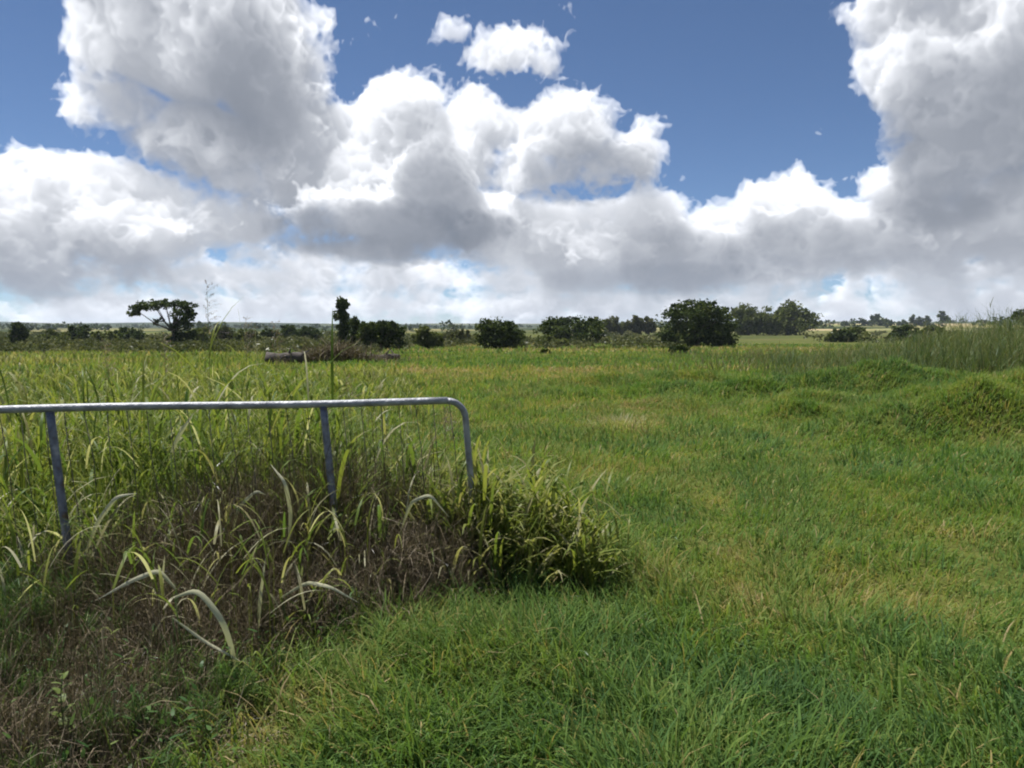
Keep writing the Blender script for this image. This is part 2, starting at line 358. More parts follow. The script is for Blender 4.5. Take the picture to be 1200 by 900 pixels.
def ground_z(X, Y):
    X = np.asarray(X, float); Y = np.asarray(Y, float)
    D = np.hypot(X, np.maximum(Y, 0))
    z = -1.4*sstep(12, 125, D)
    far = sstep(420, 1500, D)
    z = z+far*(3.0+8.5*sstep(-.05, .45, X/np.maximum(D, 1))+3.5*(fbm(X/500+3, Y/500+8, 3)-.5))
    z = z+sstep(1900, 3600, D)*(24+34*(fbm(X/900+31, Y/900+4, 3)-.5)-9*sstep(0, .5, X/np.maximum(D, 1)))
    near = 1-sstep(30, 70, D)
    z = z+near*((fbm(X*.9+8, Y*.9+1, 3)-.5)*.10+(fbm(X*.25, Y*.25+7, 2)-.5)*.12*sstep(4, 9, D))
    z = z+sstep(25, 60, D)*(1-sstep(200, 500, D))*(fbm(X*.10, Y*.10, 3)-.5)*.35
    for cx, cy_, rx, ry, h in HUMP: z = z+1.02*h*gauss(X, Y, cx, cy_, rx, ry)*(.8+.5*fbm(X*1.3, Y*1.3, 2))
    return z
def FIELD(X, Y): q = X/np.maximum(Y, 1); return sstep(.36, .40, q)*(1-sstep(.585, .62, q))*sstep(560, 640, Y)*(1-sstep(1500, 1700, Y))*(fbm(X/160+5, Y/260, 2) > .36)
def build_ground():
    ang = np.concatenate([np.linspace(-50, 50, 421), np.linspace(50, 310, 90)[1:-1]])
    rad = np.concatenate([[.0], np.linspace(.4, 2, 6), np.geomspace(2.1, 5000, 420)])
    a = np.radians(ang)[None]; r = rad[1:, None]
    X = r*np.sin(a); Y = r*np.cos(a)
    V = np.stack([X, Y, ground_z(X, Y)], -1).reshape(-1, 3)
    V = np.concatenate([V, [[0, 0, float(ground_z(0., 0.))]]])
    nr, na = X.shape; i = np.arange(nr-1)[:, None]*na; k = np.arange(na)[None]; kn = (k+1) % na
    q = np.stack([i+kn, i+k, i+na+k, i+na+kn], -1).reshape(-1, 4)
    c = np.stack([np.arange(na), (np.arange(na)+1) % na, np.full(na, nr*na)], -1)[:, ::-1]
    m, N, L = mat('paddock_ground')
    geo = N('ShaderNodeNewGeometry'); at = N('ShaderNodeAttribute'); at.attribute_name = 'tint'
    ds = N('ShaderNodeAttribute'); ds.attribute_name = 'reach'
    def noise(scale, det=4, vec=None):
        n = N('ShaderNodeTexNoise'); n.inputs['Scale'].default_value = scale; n.inputs['Detail'].default_value = det
        mp = N('ShaderNodeMapping'); mp.inputs['Scale'].default_value = vec or (1, 1, 0); L(geo.outputs['Position'], mp.inputs[0]); L(mp.outputs[0], n.inputs['Vector'])
        return n.outputs[0]
    def mix(f, a_, b_, typ='MIX'):
        n = N('ShaderNodeMix'); n.data_type = 'RGBA'; n.blend_type = typ
        for sk, v in ((n.inputs[0], f), (n.inputs[6], a_), (n.inputs[7], b_)):
            if hasattr(v, 'is_output'): L(v, sk)
            elif isinstance(v, tuple): sk.default_value = (*v, 1)
            else: sk.default_value = v
        return n.outputs[2]
    def mr(v, a_, b_):
        n = N('ShaderNodeMapRange'); n.interpolation_type = 'SMOOTHSTEP'; n.inputs[1].default_value = a_; n.inputs[2].default_value = b_; L(v, n.inputs[0]); return n.outputs[0]
    # near: thatch and soil under the blades
    soil = ramp(N, [(.3, (.040, .042, .016)), (.55, (.075, .078, .028)), (.75, (.15, .115, .065))]); L(noise(6, 6), soil.inputs[0])
    gr = ramp(N, [(0, (.030, .060, .014)), (.35, (.050, .082, .015)), (.55, (.080, .105, .018)), (.75, (.13, .135, .030)), (.9, (.22, .18, .07)), (1, (.30, .235, .13))])
    L(at.outputs['Fac'], gr.inputs[0])
    fine = mr(noise(2.2, 6), .30, .68)
    g1 = mix(fine, mix(1.0, gr.outputs[0], (.62, .66, .62), 'MULTIPLY'), gr.outputs[0])
    nearc = mix(mr(ds.outputs['Fac'], 8, 30), mix(.55, soil.outputs[0], g1), g1)
    # middle: bands of different pasture
    band = ramp(N, [(.30, (.060, .070, .030)), (.42, (.085, .096, .038)), (.54, (.110, .125, .036)), (.62, (.125, .112, .058)), (.72, (.155, .135, .075))])
    L(noise(1, 5, (.018, .055, 0)), band.inputs[0])
    mid = mix(mr(noise(.5, 5, (.5, 1, 0)), .35, .7), mix(1.0, band.outputs[0], (.66, .70, .7), 'MULTIPLY'), band.outputs[0])
    c2 = mix(mr(ds.outputs['Fac'], 28, 60), nearc, mid)
    # far: dry fields between woods, woods on the hills
    fld = ramp(N, [(.35, (.10, .12, .04)), (.5, (.24, .21, .10)), (.62, (.13, .145, .05))]); L(noise(1, 2, (.004, .0025, 0)), fld.inputs[0])
    wood = ramp(N, [(.3, (.020, .032, .014)), (.7, (.050, .065, .026))]); L(noise(.03, 5), wood.inputs[0])
    far = mix(mr(noise(1, 4, (.0045, .0030, 0)), .44, .50), fld.outputs[0], wood.outputs[0])
    cr = N('ShaderNodeAttribute'); cr.attribute_name = 'crop'
    far = mix(cr.outputs['Fac'], far, mix(mr(noise(1, 2, (.006, .0035, 0)), .40, .52), (.17, .18, .075), (.36, .29, .17)))
    c3 = mix(mr(ds.outputs['Fac'], 350, 800), c2, far)
    hill = mix(mr(noise(1, 4, (.0022, .0022, 0)), .55, .60), wood.outputs[0], (.12, .125, .055))
    c4 = mix(mr(ds.outputs['Fac'], 1800, 2400), c3, hill)
    b = N('ShaderNodeBsdfDiffuse'); L(c4, b.inputs[0])
    bp = N('ShaderNodeBump'); bp.inputs['Strength'].default_value = .5; bp.inputs['Distance'].default_value = .15; L(noise(3.5, 6), bp.inputs['Height']); L(bp.outputs[0], b.inputs['Normal'])
    o = N('ShaderNodeOutputMaterial'); L(b.outputs[0], o.inputs[0])
    X1, Y1 = V[:, 0], V[:, 1]
    ob = mesh_obj('ground', V, [q, c], m, None, {'tint': lawn_tint(X1, Y1), 'reach': np.hypot(X1, Y1), 'crop': FIELD(X1, Y1)}, True)
    tag(ob, 'green grassy paddock running out to low wooded hills', 'ground', kind='structure')
build_ground()

def haze():
    m, N, L = mat('air'); v = N('ShaderNodeVolumePrincipled'); v.inputs['Color'].default_value = (.72, .83, 1, 1)
    v.inputs['Density'].default_value = HAZE; v.inputs['Anisotropy'].default_value = .2
    o = N('ShaderNodeOutputMaterial'); L(v.outputs[0], o.inputs['Volume'])
    s, z0, z1 = 5200, -9, 66
    V = [(x, y, z) for x in (-s, s) for y in (-s, s) for z in (z0, z1)]
    Fq = [(0, 1, 3, 2), (4, 6, 7, 5), (0, 4, 5, 1), (2, 3, 7, 6), (0, 2, 6, 4), (1, 5, 7, 3)]
    tag(mesh_obj('haze', V, np.array(Fq), m), 'thin bluish air over the far hills', 'haze', kind='stuff')
HAZE = 1e-4
if HAZE: haze()

# ------------------------------------------------------------------ the gate
def ray_at(x, y, Y):                                                  # a point at distance Y along the view, for reading sizes off the photograph
    dx, dy, dz = pix_dir(x, y); k = Y/dy; return np.array([dx*k, Y, CAM_Z+dz*k])
def build_gate():
    A = ray_at(0, 484, 4.02); B = ray_at(540, 470, 4.52)
    d = (B-A); d[2] = 0; wdt = np.hypot(d[0], d[1]); d /= wdt
    zt = .5*(A[2]+B[2])+.01
    tilt = math.tan(R(4.6))                                          # the frame has racked: uprights lean
    org = np.array([A[0], A[1], 0.])
    def P(s, z): return org+d*(s+(zt-z)*tilt)+np.array([0, 0, z])
    g = empty('farm_gate', P(wdt*.5, 0))
    tag(g, 'galvanised pipe farm gate leaning open in the tall weeds', 'gate')
    o0 = np.array(g.location)
    def part(name, bag, m): return bag.build(name, m, g, True, o0)
    r = .0212; zb = .07; s0 = -1.05; s1 = wdt+.02
    b = Bag(); n = 14; rc = .10
    pts = [P(s0, zt)]+[P(s, zt+.004*math.sin(s*3)) for s in np.linspace(s0+.1, s1-rc, 26)]
    b.add(*tube(pts, r, 14)); part('top_rail', b, M['zinc'])
    b = Bag(); pts = [P(s1-rc+rc*math.sin(t), zt-rc+rc*math.cos(t)) for t in np.linspace(0, math.pi/2, 9)]+[P(s1, z) for z in np.linspace(zt-rc-.05, zb+.06, 10)]
    b.add(*tube(pts, r*.92, 14)); part('end_upright', b, M['zinc'])
    b = Bag(); b.add(*tube([P(s0, z) for z in np.linspace(zt, zb, 6)], r, 12)); part('end_upright', b, M['zinc'])
    b = Bag(); b.add(*tube([P(s, zb) for s in np.linspace(s0, s1-.02, 12)], r, 12)); part('bottom_rail', b, M['zinc'])
    for px in (58, 379):
        t = (px-0)/540.; # along the rail as the photo shows it
        s = wdt*np.interp(t, [0, 1], [0, 1])
        # solve the place on the rail that projects to px
        ss = np.linspace(s0, s1, 800); q = org[None]+d[None]*ss[:, None]; xx = 600+F*q[:, 0]/(q[:, 1]*math.cos(PITCH)-(zt-CAM_Z)*math.sin(PITCH)); s = ss[np.argmin(abs(xx-px))]
        b = Bag(); b.add(*tube([P(s, z) for z in np.linspace(zt-r*.8, zb, 10)], r*1.02, 12)); part('upright', b, M['bluezinc'])
    b = Bag()
    for s in np.arange(s0+.1, s1-.03, .105):
        j = rng.normal(0, .006, 5); b.add(*tube([P(s+j[i], z) for i, z in enumerate(np.linspace(zt-.02, zb, 5))], .0022, 5))
    part('wire_mesh', b, M['wire'])
    return P, zt, s0, s1, wdt
gateP, gate_z, gs0, gs1, gw = build_gate()

# ------------------------------------------------------------------ grass
def wedge(n_per_m2, r0, r1, half=41):
    h = R(half); area = h*(r1*r1-r0*r0); n = int(area*n_per_m2)
    r = np.sqrt(rng.uniform(r0*r0, r1*r1, n)); a = rng.uniform(-h, h, n)
    return r*np.sin(a), r*np.cos(a)
def stuff(name, Vs, Fs, Ts, m, label, cat):
    n = 0; ff = []
    for v, f in zip(Vs, Fs): ff.append(f+n); n += len(v)
    return tag(mesh_obj(name, np.concatenate(Vs), [np.concatenate(ff)], m, None, {'tint': np.concatenate(Ts)}), label, cat, kind='stuff')
def lawn():
    Vs, Fs, Ts = [], [], []
    def put(X, Y, S, ln, wd, lean_sd, cur, tj, hump=0):
        n = len(X); t = lawn_tint(X, Y)
        clump = fbm(X*2.6+50, Y*2.6+20, 3)
        ln = ln*(.45+1.1*clump)*rng.uniform(.55, 1.35, n)*(1-.45*np.clip(track(X, Y), 0, 1))
        z = ground_z(X, Y)-.01
        base = np.stack([X, Y, z], -1)
        flow = 6.28*fbm(X*.8+9, Y*.8, 2)*2
        head = flow+rng.normal(0, 1.25, n)
        V, Fq, k = blades(base, head, ln, wd*rng.uniform(.6, 1.3, n), np.abs(rng.normal(.35, lean_sd, n)), cur*rng.uniform(.2, 1.5, n), S, rng.normal(0, .6, n))
        Vs.append(V); Fs.append(Fq)
        tt = np.clip(t+.5*(fbm(X*7, Y*7+3, 2)-.5)+rng.normal(0, tj*1.2, n), 0, 1); dead = rng.random(n) < .05; tt[dead] = rng.uniform(.75, 1, dead.sum())
        Ts.append(np.repeat(tt, k))
    def keep(X, Y, f=1.0):
        bare = gauss(X, Y, -.95, 2.85, .22, .30)+.75*gauss(X, Y, 2.35, 4.5, .5, .5)+.6*gauss(X, Y, 1.8, 12.4, .6, .8)
        cov = fbm(X*1.7, Y*1.7+33, 3)
        return (rng.random(len(X)) > bare*.85) & (rng.random(len(X)) < .45+1.1*cov)
    for dens, r0, r1, S, ln, wd, ls, cu in ((4200, 1.6, 3.6, 4, .160, .0072, .42, 1.4), (420, 1.9, 4.6, 4, .24, .0115, .45, 1.5), (3200, 3.6, 5.4, 3, .145, .0078, .40, 1.3), (1500, 5.4, 9, 3, .135, .0100, .35, 1.2),
                                            (520, 9, 16, 2, .15, .0170, .38, 1.1), (170, 16, 30, 2, .19, .032, .4, 1.0), (42, 30, 62, 2, .25, .065, .4, .9), (4.5, 62, 150, 2, .42, .20, .5, .8)):
        X, Y = wedge(dens, r0, r1, 60 if r1 < 6 else 46 if r1 < 17 else 41); k = keep(X, Y); put(X[k], Y[k], S, ln, wd, ls, cu, .10)
    # the longer lush tuft in the front and the shaggy humps
    for cx, cy_, sx, sy, n, ln in ((-.15, 3.35, .34, .42, 5200, .27), (.15, 2.75, .35, .3, 2600, .25), (.75, 4.6, .22, .45, 1800, .26), (-.45, 2.75, .2, .3, 1200, .22), (.3, 3.9, .4, .3, 2200, .22)):
        X = rng.normal(cx, sx, n); Y = rng.normal(cy_, sy, n); k = X > weed_edge(Y)-.1; put(X[k], Y[k], 4, ln, .0075, .22, 1.5, .10)
    for cx, cy_, rx, ry, h in HUMP:
        n = int(4800*rx*ry); X = rng.normal(cx, rx*.75, n); Y = rng.normal(cy_, ry*.75, n); put(X, Y, 3, .17, .013, .45, 1.6, .05)
    stuff('lawn_grass', Vs, Fs, Ts, M['lawn'], 'short green sward with yellowed patches over the open paddock', 'grass')
lawn()

def rank_grass():
    Vs, Fs, Ts = [], [], []
    # stands of tall leafy grass behind and along the gate
    X = rng.uniform(-16, .4, 60000); Y = rng.uniform(3.85, 24, 60000)
    dn = np.clip(sstep(0, .35, weed_edge(Y)-X+.12), 0, 1)*(.10+.90*(1-sstep(5.6, 9.0, Y)))*np.clip(2.6*(fbm(X*1.1, Y*1.1, 3)-.24), 0, 1)*(np.abs(X) < Y*.95)
    dn = dn*.42*(1-(1-.12)*gauss(X, 0, -1.15, 0, .95, 1)**.5*(1-sstep(4.15, 4.75, Y)))
    dn = dn*(1-.9*(Y < 4.12)*(X < -.9))
    k = rng.random(len(X)) < dn*1.0; X, Y = X[k], Y[k]
    edge = sstep(0, 1.6, weed_edge(Y)-X)*sstep(3.7, 4.9, Y)
    Hh = (.46+.58*edge)*(1.05-.55*sstep(5.8, 10, Y))*rng.uniform(.7, 1.15, len(X))*(.75+.5*fbm(X*.6+4, Y*.6, 2))
    Hh = Hh*(1+.34*gauss(X, Y, -1.7, 5.0, .40, .6))
    tn = .42+.75*(fbm(X*.7+70, Y*.7, 3)-.5)+.10*gauss(X, Y, -1.7, 5.0, .5, .7)+.10*sstep(6, 14, Y)
    Z = ground_z(X, Y)
    def leaves(m, hf0, hf1, l0, l1, w0, w1, lean, cur, S=5, dt=0):
        i = rng.integers(0, len(X), m); hf = rng.uniform(hf0, hf1, m)
        wsc = 1+.9*sstep(7, 16, Y[i])
        base = np.stack([X[i]+rng.normal(0, .03, m), Y[i]+rng.normal(0, .03, m), Z[i]+Hh[i]*hf], -1)
        V, Fq, kk = blades(base, rng.uniform(0, 6.283, m), rng.uniform(l0, l1, m)*(.6+.4*Hh[i]), rng.uniform(w0, w1, m)*wsc, np.abs(rng.normal(lean, .2, m)), rng.uniform(.3, 1.5, m)*cur, S, rng.normal(0, .4, m))
        tt = np.clip(tn[i]+rng.normal(dt, .13, m), 0, 1); d = rng.random(m) < .09; tt[d] = rng.uniform(.75, 1, d.sum())
        Vs.append(V); Fs.append(Fq); Ts.append(np.repeat(tt, kk))
    n = len(X)
    leaves(n*5, .05, .80, .25, .55, .009, .017, .45, 1.5)
    leaves(n*5, .0, .45, .30, .60, .006, .012, .25, 1.2)
    leaves(n//2*2, .35, .85, .35, .65, .018, .030, .5, 1.7, 6, -.02)
    mh = 900; xh = rng.uniform(-2.6, -.15, mh); yh = rng.uniform(3.35, 4.5, mh); k = (xh < weed_edge(yh)-.08) & (rng.random(mh) < .35+.9*fbm(xh*2, yh*2+9, 2)); xh, yh = xh[k], yh[k]; mh = len(xh)
    V, Fq, kk = blades(np.stack([xh, yh, ground_z(xh, yh)+rng.uniform(.10, .55, mh)], -1), rng.uniform(0, 6.28, mh), rng.uniform(.15, .42, mh), rng.uniform(.008, .019, mh), np.abs(rng.normal(.5, .3, mh)), rng.uniform(.6, 2.2, mh), 7, rng.normal(0, .5, mh))
    gz_ = ground_z(xh, yh); i0 = V.reshape(mh, kk, 3)[:, 0, 2]-gz_
    Vc, Fc_, kc = blades(np.stack([xh, yh, gz_-.01], -1), rng.uniform(0, 6.28, mh), i0+.02, np.full(mh, .0045), np.full(mh, .02), np.zeros(mh), 3, tip=.7); Vs.append(Vc); Fs.append(Fc_); Ts.append(np.full(len(Vc), .55))
    tt = np.clip(rng.normal(.4, .15, mh), 0, 1); d = rng.random(mh) < .34; tt[d] = rng.uniform(.8, 1, d.sum()); Vs.append(V); Fs.append(Fq); Ts.append(np.repeat(tt, kk))
    # culms
    i = np.arange(n); base = np.stack([X, Y, Z], -1)
    V, Fq, kk = blades(base, rng.uniform(0, 6.28, n), Hh*1.02, np.full(n, .0055)*(1+sstep(7, 16, Y)), np.abs(rng.normal(.06, .06, n)), rng.uniform(0, .4, n), 4, tip=.6)
    Vs.append(V); Fs.append(Fq); Ts.append(np.repeat(np.clip(tn+.15+rng.normal(0, .1, n), 0, 1), kk))
    # rough meadow beyond
    Xm = rng.uniform(-75, 2, 52000); Ym = 12+80*rng.random(52000)**1.5
    k = (Xm < weed_edge(Ym)-.4-.02*Ym) & (np.abs(Xm) < Ym*.95) & (rng.random(52000) < 2.2*(fbm(Xm*.3, Ym*.22, 3)-.25)); Xm, Ym = Xm[k], Ym[k]; m = len(Xm)
    ln = rng.uniform(.22, .60, m)*(.6+.8*fbm(Xm*.2+5, Ym*.2, 2))*(1-.6*sstep(16, 32, Ym)*sstep(-.36, -.26, Xm/Ym))
    V, Fq, kk = blades(np.stack([Xm, Ym, ground_z(Xm, Ym)-.02], -1), rng.uniform(0, 6.28, m), ln, .018+.0011*Ym, np.abs(rng.normal(.2, .2, m)), rng.uniform(.1, 1.1, m), 3, rng.normal(0, .4, m))
    Vs.append(V); Fs.append(Fq); Ts.append(np.repeat(np.clip(.60+.6*(fbm(Xm*.12+70, Ym*.12, 3)-.5)+rng.normal(0, .12, m), 0, 1), kk))
    stuff('tall_grass', Vs, Fs, Ts, M['rank'], 'tall rank leafy grass growing behind and through the gate', 'tall grass')
rank_grass()

def johnson_clump():                                                   # broad green leaves at the gate's free end
    Vs, Fs, Ts = [], [], []
    for cx, cy_, sx, sy, n, h in ((.10, 4.66, .24, .26, 46, .56), (-.14, 4.75, .16, .2, 26, .72), (.26, 4.74, .13, .2, 22, .40), (-.30, 4.44, .14, .10, 26, .62), (-.12, 4.40, .24, .14, 22, .38), (.12, 4.36, .22, .10, 16, .28)):
        X = rng.normal(cx, sx, n); Y = rng.normal(cy_, sy, n); Z = ground_z(X, Y); Hh = h*rng.uniform(.6, 1.2, n)
        m = n*13; i = rng.integers(0, n, m)
        base = np.stack([X[i]+rng.normal(0, .04, m), Y[i]+rng.normal(0, .02, m), Z[i]+Hh[i]*rng.uniform(.1, .9, m)], -1)
        V, Fq, k = blades(base, rng.uniform(0, 6.283, m), rng.uniform(.20, .42, m), rng.uniform(.012, .026, m), np.abs(rng.normal(.55, .25, m)), rng.uniform(.5, 1.9, m), 5, rng.normal(0, .4, m))
        tt = np.clip(.54+rng.normal(0, .13, m), 0, 1); d = rng.random(m) < .10; tt[d] = .85
        Vs.append(V); Fs.append(Fq); Ts.append(np.repeat(tt, k))
        V, Fq, k = blades(np.stack([X, Y, Z], -1), rng.uniform(0, 6.28, n), Hh, np.full(n, .006), np.abs(rng.normal(.08, .06, n)), rng.uniform(0, .4, n), 4, tip=.6)
        Vs.append(V); Fs.append(Fq); Ts.append(np.full(len(V), .5))
    n = 0; ff = []
    for v, f in zip(Vs, Fs): ff.append(f+n); n += len(v)
    V = np.concatenate(Vs); o = np.array([.1, 4.6, 0.])
    ob = mesh_obj('broadleaf_grass_clump', V-o, [np.concatenate(ff)], M['rank'], None, {'tint': np.concatenate(Ts)}); ob.location = o
    tag(ob, 'bushy bright green broad-leaved grass clump at the free end of the gate', 'grass clump')
johnson_clump()

def undergrowth():
    # brown dead stems in front of the gate
    Vs, Fs, Ts = [], [], []
    n = 95000
    X = rng.uniform(-4.2, .25, n); Y = rng.uniform(2.3, 4.75, n)
    e = weed_edge(Y)-.12-X
    dn = sstep(-.05, .25, e)*(.25+1.0*fbm(X*1.8+3, Y*1.8, 3))
    dn = dn*(1-.62*sstep(1.5, 2.1, e))*.85
    k = rng.random(n) < dn; X, Y, e = X[k], Y[k], e[k]; n = len(X); Z = ground_z(X, Y)
    top = (.12+(.18+.44*sstep(-2.5, -1.6, X)*sstep(3.2, 4.1, Y))*sstep(.0, .55, e))*(.6+.8*fbm(X*2.2+8, Y*2.2, 2))
    base = np.stack([X, Y, Z+top*rng.uniform(0, .55, n)], -1)
    V, Fq, kk = blades(base, rng.uniform(0, 6.283, n), top*rng.uniform(.5, 1.1, n), rng.uniform(.0022, .0062, n)*np.where(rng.random(n) < .08, 2.2, 1), np.abs(rng.normal(.6, .5, n)), rng.normal(.4, .9, n), 4, rng.normal(0, 1, n), tip=.5)
    Vs.append(V); Fs.append(Fq); Ts.append(np.repeat(np.clip(rng.normal(.45, .25, n), 0, 1), kk))
    for cx, cy_, sx, sy, m, hh in ((-.55, 4.22, .22, .14, 5200, .58), (-1.0, 4.0, .28, .2, 4200, .44), (-1.7, 3.7, .35, .25, 4200, .36), (-.25, 4.42, .14, .1, 1500, .60), (-1.75, 2.9, .4, .3, 1200, .26)):
        X = rng.normal(cx, sx, m); Y = rng.normal(cy_, sy, m); q = np.exp(-((X-cx)/sx)**2*.35)
        V, Fq, kk = blades(np.stack([X, Y, ground_z(X, Y)+hh*q*rng.uniform(0, .75, m)], -1), rng.uniform(0, 6.283, m), rng.uniform(.08, .30, m), rng.uniform(.002, .005, m), np.abs(rng.normal(.8, .5, m)), rng.normal(.3, 1.1, m), 4, rng.normal(0, 1, m), tip=.5)
        Vs.append(V); Fs.append(Fq); Ts.append(np.repeat(np.clip(rng.normal(.62, .2, m), 0, 1), kk))
    # litter lying on the soil
    m = 5000; X = rng.uniform(-3.2, -.4, m); Y = rng.uniform(2.2, 4.4, m); k = X < weed_edge(Y)+.25; X, Y = X[k], Y[k]; m = len(X)
    V, Fq, kk = blades(np.stack([X, Y, ground_z(X, Y)+.012], -1), rng.uniform(0, 6.283, m), rng.uniform(.05, .22, m), rng.uniform(.003, .008, m), rng.uniform(1.2, 1.6, m), rng.normal(0, .3, m), 3, rng.normal(0, 1, m))
    Vs.append(V); Fs.append(Fq); Ts.append(np.repeat(np.clip(rng.normal(.65, .25, m), 0, 1), kk))
    stuff('dead_undergrowth', Vs, Fs, Ts, M['thatch'], 'brown dead stems and litter matted in front of the gate', 'dead weeds')
    # feathery green weed and small leafy growth
    Vs, Fs, Ts = [], [], []
    n = 1500; X = rng.uniform(-4.4, -.8, n); Y = rng.uniform(2.35, 4.2, n); e = weed_edge(Y)-X
    w = np.clip(sstep(.25, 1.0, e)*(.15+.95*sstep(.9, 1.5, e))+.10, 0, 1)*(e > .1)
    k = rng.random(n) < w; X, Y, e = X[k], Y[k], e[k]; n = len(X); Z = ground_z(X, Y); Hh = (.22+.30*sstep(.7, 1.7, e)*(1-.5*sstep(3.2, 4.0, Y)))*rng.uniform(.6, 1.15, n)
    hd = rng.uniform(0, 6.28, n); ln_ = np.abs(rng.normal(.12, .1, n))
    V, Fq, kk = blades(np.stack([X, Y, Z], -1), hd, Hh, np.full(n, .005), ln_, rng.uniform(0, .5, n), 4, tip=.6); Vs.append(V); Fs.append(Fq); Ts.append(np.full(len(V), .35))
    m = n*90; i = rng.integers(0, n, m); hf = rng.uniform(.15, 1, m)**.8
    off = np.tan(ln_[i])*Hh[i]*hf
    base = np.stack([X[i]+np.cos(hd[i])*off+rng.normal(0, .015, m), Y[i]+np.sin(hd[i])*off+rng.normal(0, .015, m), Z[i]+Hh[i]*hf*.97], -1)
    V, Fq, kk = blades(base, rng.uniform(0, 6.28, m), rng.uniform(.05, .16, m)*(1.25-hf*.6), rng.uniform(.0022, .0050, m), rng.normal(.75, .3, m), rng.normal(.2, .5, m), 3, rng.normal(0, 1, m))
    Vs.append(V); Fs.append(Fq); Ts.append(np.repeat(np.clip(rng.normal(.45, .2, m), 0, 1), kk))
    m = 5200; X = rng.uniform(-3.6, .1, m); Y = rng.uniform(2.3, 4.6, m); e = weed_edge(Y)-X; k = (e > -.02) & (rng.random(m) < sstep(.25, .8, fbm(X*2+60, Y*2, 3))*1.5*np.exp(-np.maximum(e, 0)*.9)); X, Y = X[k], Y[k]; m = len(X)
    V, Fq, kk = blades(np.stack([X, Y, ground_z(X, Y)+rng.uniform(.01, .30, m)], -1), rng.uniform(0, 6.28, m), rng.uniform(.025, .05, m), rng.uniform(.009, .018, m), rng.normal(1.0, .4, m), rng.uniform(0, .8, m), 3)
    Vs.append(V); Fs.append(Fq); Ts.append(np.repeat(np.clip(rng.normal(.4, .2, m), 0, 1), kk))
    stuff('weed_undergrowth', Vs, Fs, Ts, M['weed'], 'feathery green weeds and small leaves among the dead stems', 'weeds')
undergrowth()

# single plants that stand out
def ribbon(P, w, tint, roll=.3):
    P = np.asarray(P, float); m = len(P)
    t = np.linspace(0, 1, 22); idx = np.linspace(0, 1, m)
    # smooth through the points
    Q = np.stack([np.interp(t, idx, P[:, c]) for c in range(3)], -1)
    for _ in range(3): Q[1:-1] = .25*Q[:-2]+.5*Q[1:-1]+.25*Q[2:]
    T = np.gradient(Q, axis=0); T /= np.linalg.norm(T, axis=1)[:, None]
    side = np.cross(T, np.array([roll, -.8, .45])); side /= np.linalg.norm(side, axis=1)[:, None]+1e-6
    fold = np.cross(side, T)
    ww = w*np.clip(np.sin(np.pi*(.12+.86*t)), .06, 1)[:, None]*.5
    V = np.stack([Q+side*ww, Q+fold*ww*.35, Q-side*ww], 1).reshape(-1, 3)
    k = np.arange(len(t)-1)[:, None]*3
    Fq = np.concatenate([np.concatenate([k, k+1, k+4, k+3], 1), np.concatenate([k+1, k+2, k+5, k+4], 1)])
    return V, Fq, tint
PLANTS = [ # leaf outline px (root..tip), distance, leaf width, label
 ([(206, 690), (186, 668), (155, 680), (112, 704)], 3.45, .020, 'pale dry grass leaf stooping left, its tip low beside the left upright'),
 ([(186, 722), (189, 690), (193, 651)], 3.55, .015, 'short pale grass leaf standing straight in the dark weeds below the rail'),
 ([(205, 700), (232, 690), (262, 728), (277, 778), (264, 816)], 3.15, .022, 'long pale grass leaf arching over and down to the right in dark weeds'),
 ([(202, 724), (240, 752), (284, 776)], 3.15, .011, 'thin straw stem slanting down beneath the arching pale leaf'),
 ([(338, 640), (341, 600), (334, 565), (317, 544)], 4.00, .019, 'pale leaf hooked over at the top, just left of the inner upright'),
 ([(330, 700), (360, 682), (388, 688), (420, 706)], 3.60, .016, 'pale grass leaf bowed flat over the brown stems below the inner upright'),
 ([(302, 745), (305, 700), (311, 654)], 3.55, .015, 'pale upright grass leaf in the middle of the dark weeds'),
 ([(470, 620), (482, 588), (504, 579), (526, 606)], 4.20, .018, 'pale folded grass leaf arching beside the broad-leaved clump'),
 ([(98, 655), (114, 612), (136, 582), (160, 578)], 3.85, .020, 'grey-green leaf curving right, next to the left upright'),
 ([(200, 530), (211, 508), (228, 483)], 4.25, .022, 'short pale leaf folded just under the top rail'),
 ([(270, 640), (278, 596), (300, 575), (312, 580)], 4.10, .016, 'pale curled leaf halfway up between the two bluish uprights'),
 ([(180, 770), (176, 748), (192, 724)], 3.35, .012, 'small dull grey-green leaf low in the shaded weeds'),
]
for pts, Y0, w, lab in PLANTS:
    Pw = np.array([ray_at(x, y, Y0+.05*math.sin(3*i)) for i, (x, y) in enumerate(pts)])
    root = Pw[0]; gz = float(ground_z(root[0], root[1]+.05))
    g = empty('dry_grass_plant', (root[0], root[1]+.05, gz)); o0 = np.array(g.location)
    tag(g, lab, 'grass plant')
    b = Bag(); b.add(*tube([o0, .6*o0+.4*root+np.array([.01, 0, .02]), root], [.0032, .0028, .0022], 6), tint=.15); b.build('stem', M['rank'], g, True, o0)
    b = Bag(); v, f, t = ribbon(Pw, w*1.1, .85); b.add(v, f, np.repeat(np.linspace(.45, .95, 22), 3)); b.build('leaf', M['pale'], g, True, o0)
